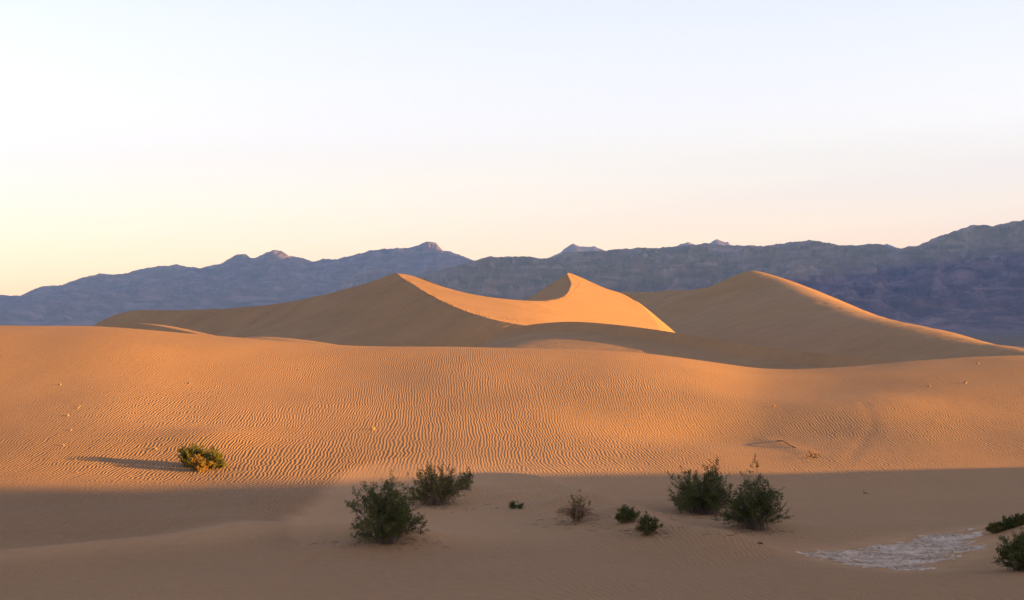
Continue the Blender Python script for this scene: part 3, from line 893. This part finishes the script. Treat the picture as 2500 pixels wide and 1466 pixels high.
b = ground_at(1979, 1119); k = b[1] / F
tw = []
for P, r0, r1 in [([(0, 0, -2), (1, 0, 6), (-3, 1, 15), (-7, 2, 20)], .7, .3), ([(0, 0, 0), (4, -1, 9), (2, 0, 18)], .7, .3),
                  ([(0, 0, 3), (8, 2, 10), (18, 3, 9.5), (27, 4, 9), (30, 4, 12)], .55, .25), ([(0, 0, 1), (10, -1, 3), (17, -2, 2), (19, -3, -1), (14, -4, -3)], .7, .5),
                  ([(8, 2, 10), (18, 1, 6), (24, 0, 3)], .4, .2), ([(0, 0, 3), (-8, 0, 4), (-12, 2, 14)], .4, .2), ([(2, 0, 2), (-6, -6, 0.5), (-12, -8, 0.5)], .8, .5)]:
    tw.append((np.array(P, float) * k, r0 * k * 2.4, r1 * k * 2.4))
branch_thing("dead_twig", "bare curled dead twig stump on the sunlit sand, right of the bush pair", "dead wood", b, tw, M_WOOD, "branch")
a0, a1, a2, a3 = ground_at(1897, 1077), ground_at(1912, 1084), ground_at(1925, 1090), ground_at(1943, 1094)
branch_thing("dead_stick", "long dead stick half buried in the sand, left of the dead twig", "dead wood", a0, [(np.array([a0 - a0, a1 - a0 + [0, 0, .14], a2 - a0 + [0, 0, .08], a3 - a0]), .03, .02)], M_WOOD, "branch")
b = ground_at(1855, 1329); k = b[1] / F
branch_thing("dead_stick", "short dark stick lying in shade below the bush pair", "dead wood", b, [(np.array([(-8, 0, 0.5), (-2, 1, 3), (4, 0, 1.5), (9, -2, 0.5)]) * k, .025, .015), (np.array([(-2, 1, 3), (3, 4, 3.5), (7, 6, 2)]) * k, .02, .01)], M_WOOD, "branch")
b = ground_at(2115, 1206); k = b[1] / F
branch_thing("dead_stick", "faint dry stick in the shaded sand left of the right edge", "dead wood", b, [(np.array([(-7, 0, 1), (0, 1, 2), (7, 0, 0.5)]) * k, .018, .012), (np.array([(-4, 0, 1), (-6, 1, 6), (-8, 2, 9)]) * k, .014, .008)], M_STEM, "branch")

# ------------------------------------------------------------------ dried mud flat: curled plates
cell = 0.15
x0, x1, y0, y1 = PL[:, 0].min() - .5, PL[:, 0].max() + .5, PL[:, 1].min() - .5, PL[:, 1].max() + .5
nx, ny = int((x1 - x0) / cell), int((y1 - y0) / cell)
jx = rng.uniform(-.3, .3, (nx + 1, ny + 1)); jy = rng.uniform(-.3, .3, (nx + 1, ny + 1))
ix, iy = np.meshgrid(np.arange(nx + 1), np.arange(ny + 1), indexing='ij')
NX, NY = x0 + (ix + jx) * cell, y0 + (iy + jy) * cell
pv, pf = [], []
for i in range(nx):
    for j in range(ny):
        c = np.array([[NX[i, j], NY[i, j]], [NX[i + 1, j], NY[i + 1, j]], [NX[i + 1, j + 1], NY[i + 1, j + 1]], [NX[i, j + 1], NY[i, j + 1]]])
        m = c.mean(0)
        if not in_poly(m[0], m[1], PL): continue
        ed_ = seg_dist(np.array([m[0]]), np.array([m[1]]), np.concatenate([PL, PL[:1]]))[0][0]
        if fbm(m[0] / 1.6, m[1] / .7, 3, 77) > 0.05 + 0.35 * min(ed_, 1.0) - .25 * rng.uniform() * (ed_ < .6): continue
        c = m + (c - m) * .93
        z = terrain(c[:, 0], c[:, 1])
        tilt = rng.normal(0, .012, 4)
        topz = z + .018 + tilt * 1.2
        n = len(pv) * 0 + len(pv)
        for q4 in range(4): pv.append((c[q4, 0], c[q4, 1], topz[q4]))
        for q4 in range(4): pv.append((c[q4, 0], c[q4, 1], z[q4] - .03))
        pf.append((n, n + 1, n + 2, n + 3))
        for q4 in range(4):
            pf.append((n + q4, n + 4 + q4, n + 4 + (q4 + 1) % 4, n + (q4 + 1) % 4))
mesh_obj("dried_mud", np.array(pv), np.array(pf), M_MUD, smooth=False, kind="stuff", label="pale cracked dried mud patch in the lower right")


# ------------------------------------------------------------------ footprints: little pushed up rims beside each step
from mathutils.bvhtree import BVHTree


def bvh_of(o):
    me = o.data
    return BVHTree.FromPolygons([v.co.copy() for v in me.vertices], [tuple(p.vertices) for p in me.polygons])


star_tree = bvh_of(star)


def footprints(label, pts, step, size, tree, seed):
    r = np.random.default_rng(seed)
    P = resample(np.array([(a, b_, 0) for a, b_ in pts], float), 200)
    L = np.r_[0, np.cumsum(np.hypot(*np.diff(P[:, :2], axis=0).T))]
    vs_, fs_ = [], []
    for k, sd in enumerate(np.arange(0, L[-1], step)):
        px = np.interp(sd, L, P[:, 0]) + r.normal(0, .8); py = np.interp(sd, L, P[:, 1]) + (0.9 if k % 2 else -0.9) + r.normal(0, .3)
        d = Vector(((px - CX) / F, 1.0, (HY - py) / F)).normalized()
        h = tree.ray_cast(Vector((0, 0, 0)), d)
        if h[0] is None: continue
        c = np.array(h[0]); n = len(vs_)
        a = size * r.uniform(.7, 1.3)
        for q6 in range(6):
            t = q6 / 6 * 2 * np.pi
            vs_.append(c + np.array([np.cos(t) * a * .6, np.sin(t) * a * 1.1, -.12]))
        vs_.append(c + np.array([-.1 * a, 0, .30 * a]))
        fs_ += [(n + q6, n + (q6 + 1) % 6, n + 6) for q6 in range(6)]
    mesh_obj("footprints", np.array(vs_), np.array(fs_), M_FAR, smooth=False, kind="stuff", label=label)


footprints("double line of footprints down the sunlit side of the left peak", [(976, 672), (1005, 690), (1040, 714), (1085, 738), (1130, 757), (1200, 775), (1268, 783)], 5.5, .62, star_tree, 1)
footprints("single file footprints curling round the brink of the middle peak", [(1397, 674), (1415, 690), (1408, 703), (1400, 714), (1383, 725), (1355, 733), (1326, 738)], 3.4, .75, star_tree, 2)
footprints("faint footprints along the right shoulder of the middle peak", [(1512, 720), (1530, 732), (1556, 752)], 5.0, .5, star_tree, 3)

# ------------------------------------------------------------------ evening haze
hz = [(-11000, 11500), (-300, 17600), (-14, 1700)]
V = [(x, y, z) for x in hz[0] for y in hz[1] for z in hz[2]]
f = [(0, 1, 3, 2), (4, 6, 7, 5), (0, 4, 5, 1), (2, 3, 7, 6), (0, 2, 6, 4), (1, 5, 7, 3)]
hm = bpy.data.materials.new("evening_air")
hm.use_nodes = True
hn = hm.node_tree
hn.nodes.remove(hn.nodes["Principled BSDF"])
pv_ = hn.nodes.new("ShaderNodeVolumePrincipled")
pv_.inputs["Color"].default_value = (0.29, 0.545, 1.0, 1)
pv_.inputs["Density"].default_value = 4.8e-5
pv_.inputs["Anisotropy"].default_value = 0.2
hn.links.new(pv_.outputs[0], hn.nodes["Material Output"].inputs["Volume"])
mesh_obj("haze", np.array(V), np.array(f), hm, smooth=False, kind="stuff", label="thin evening haze")
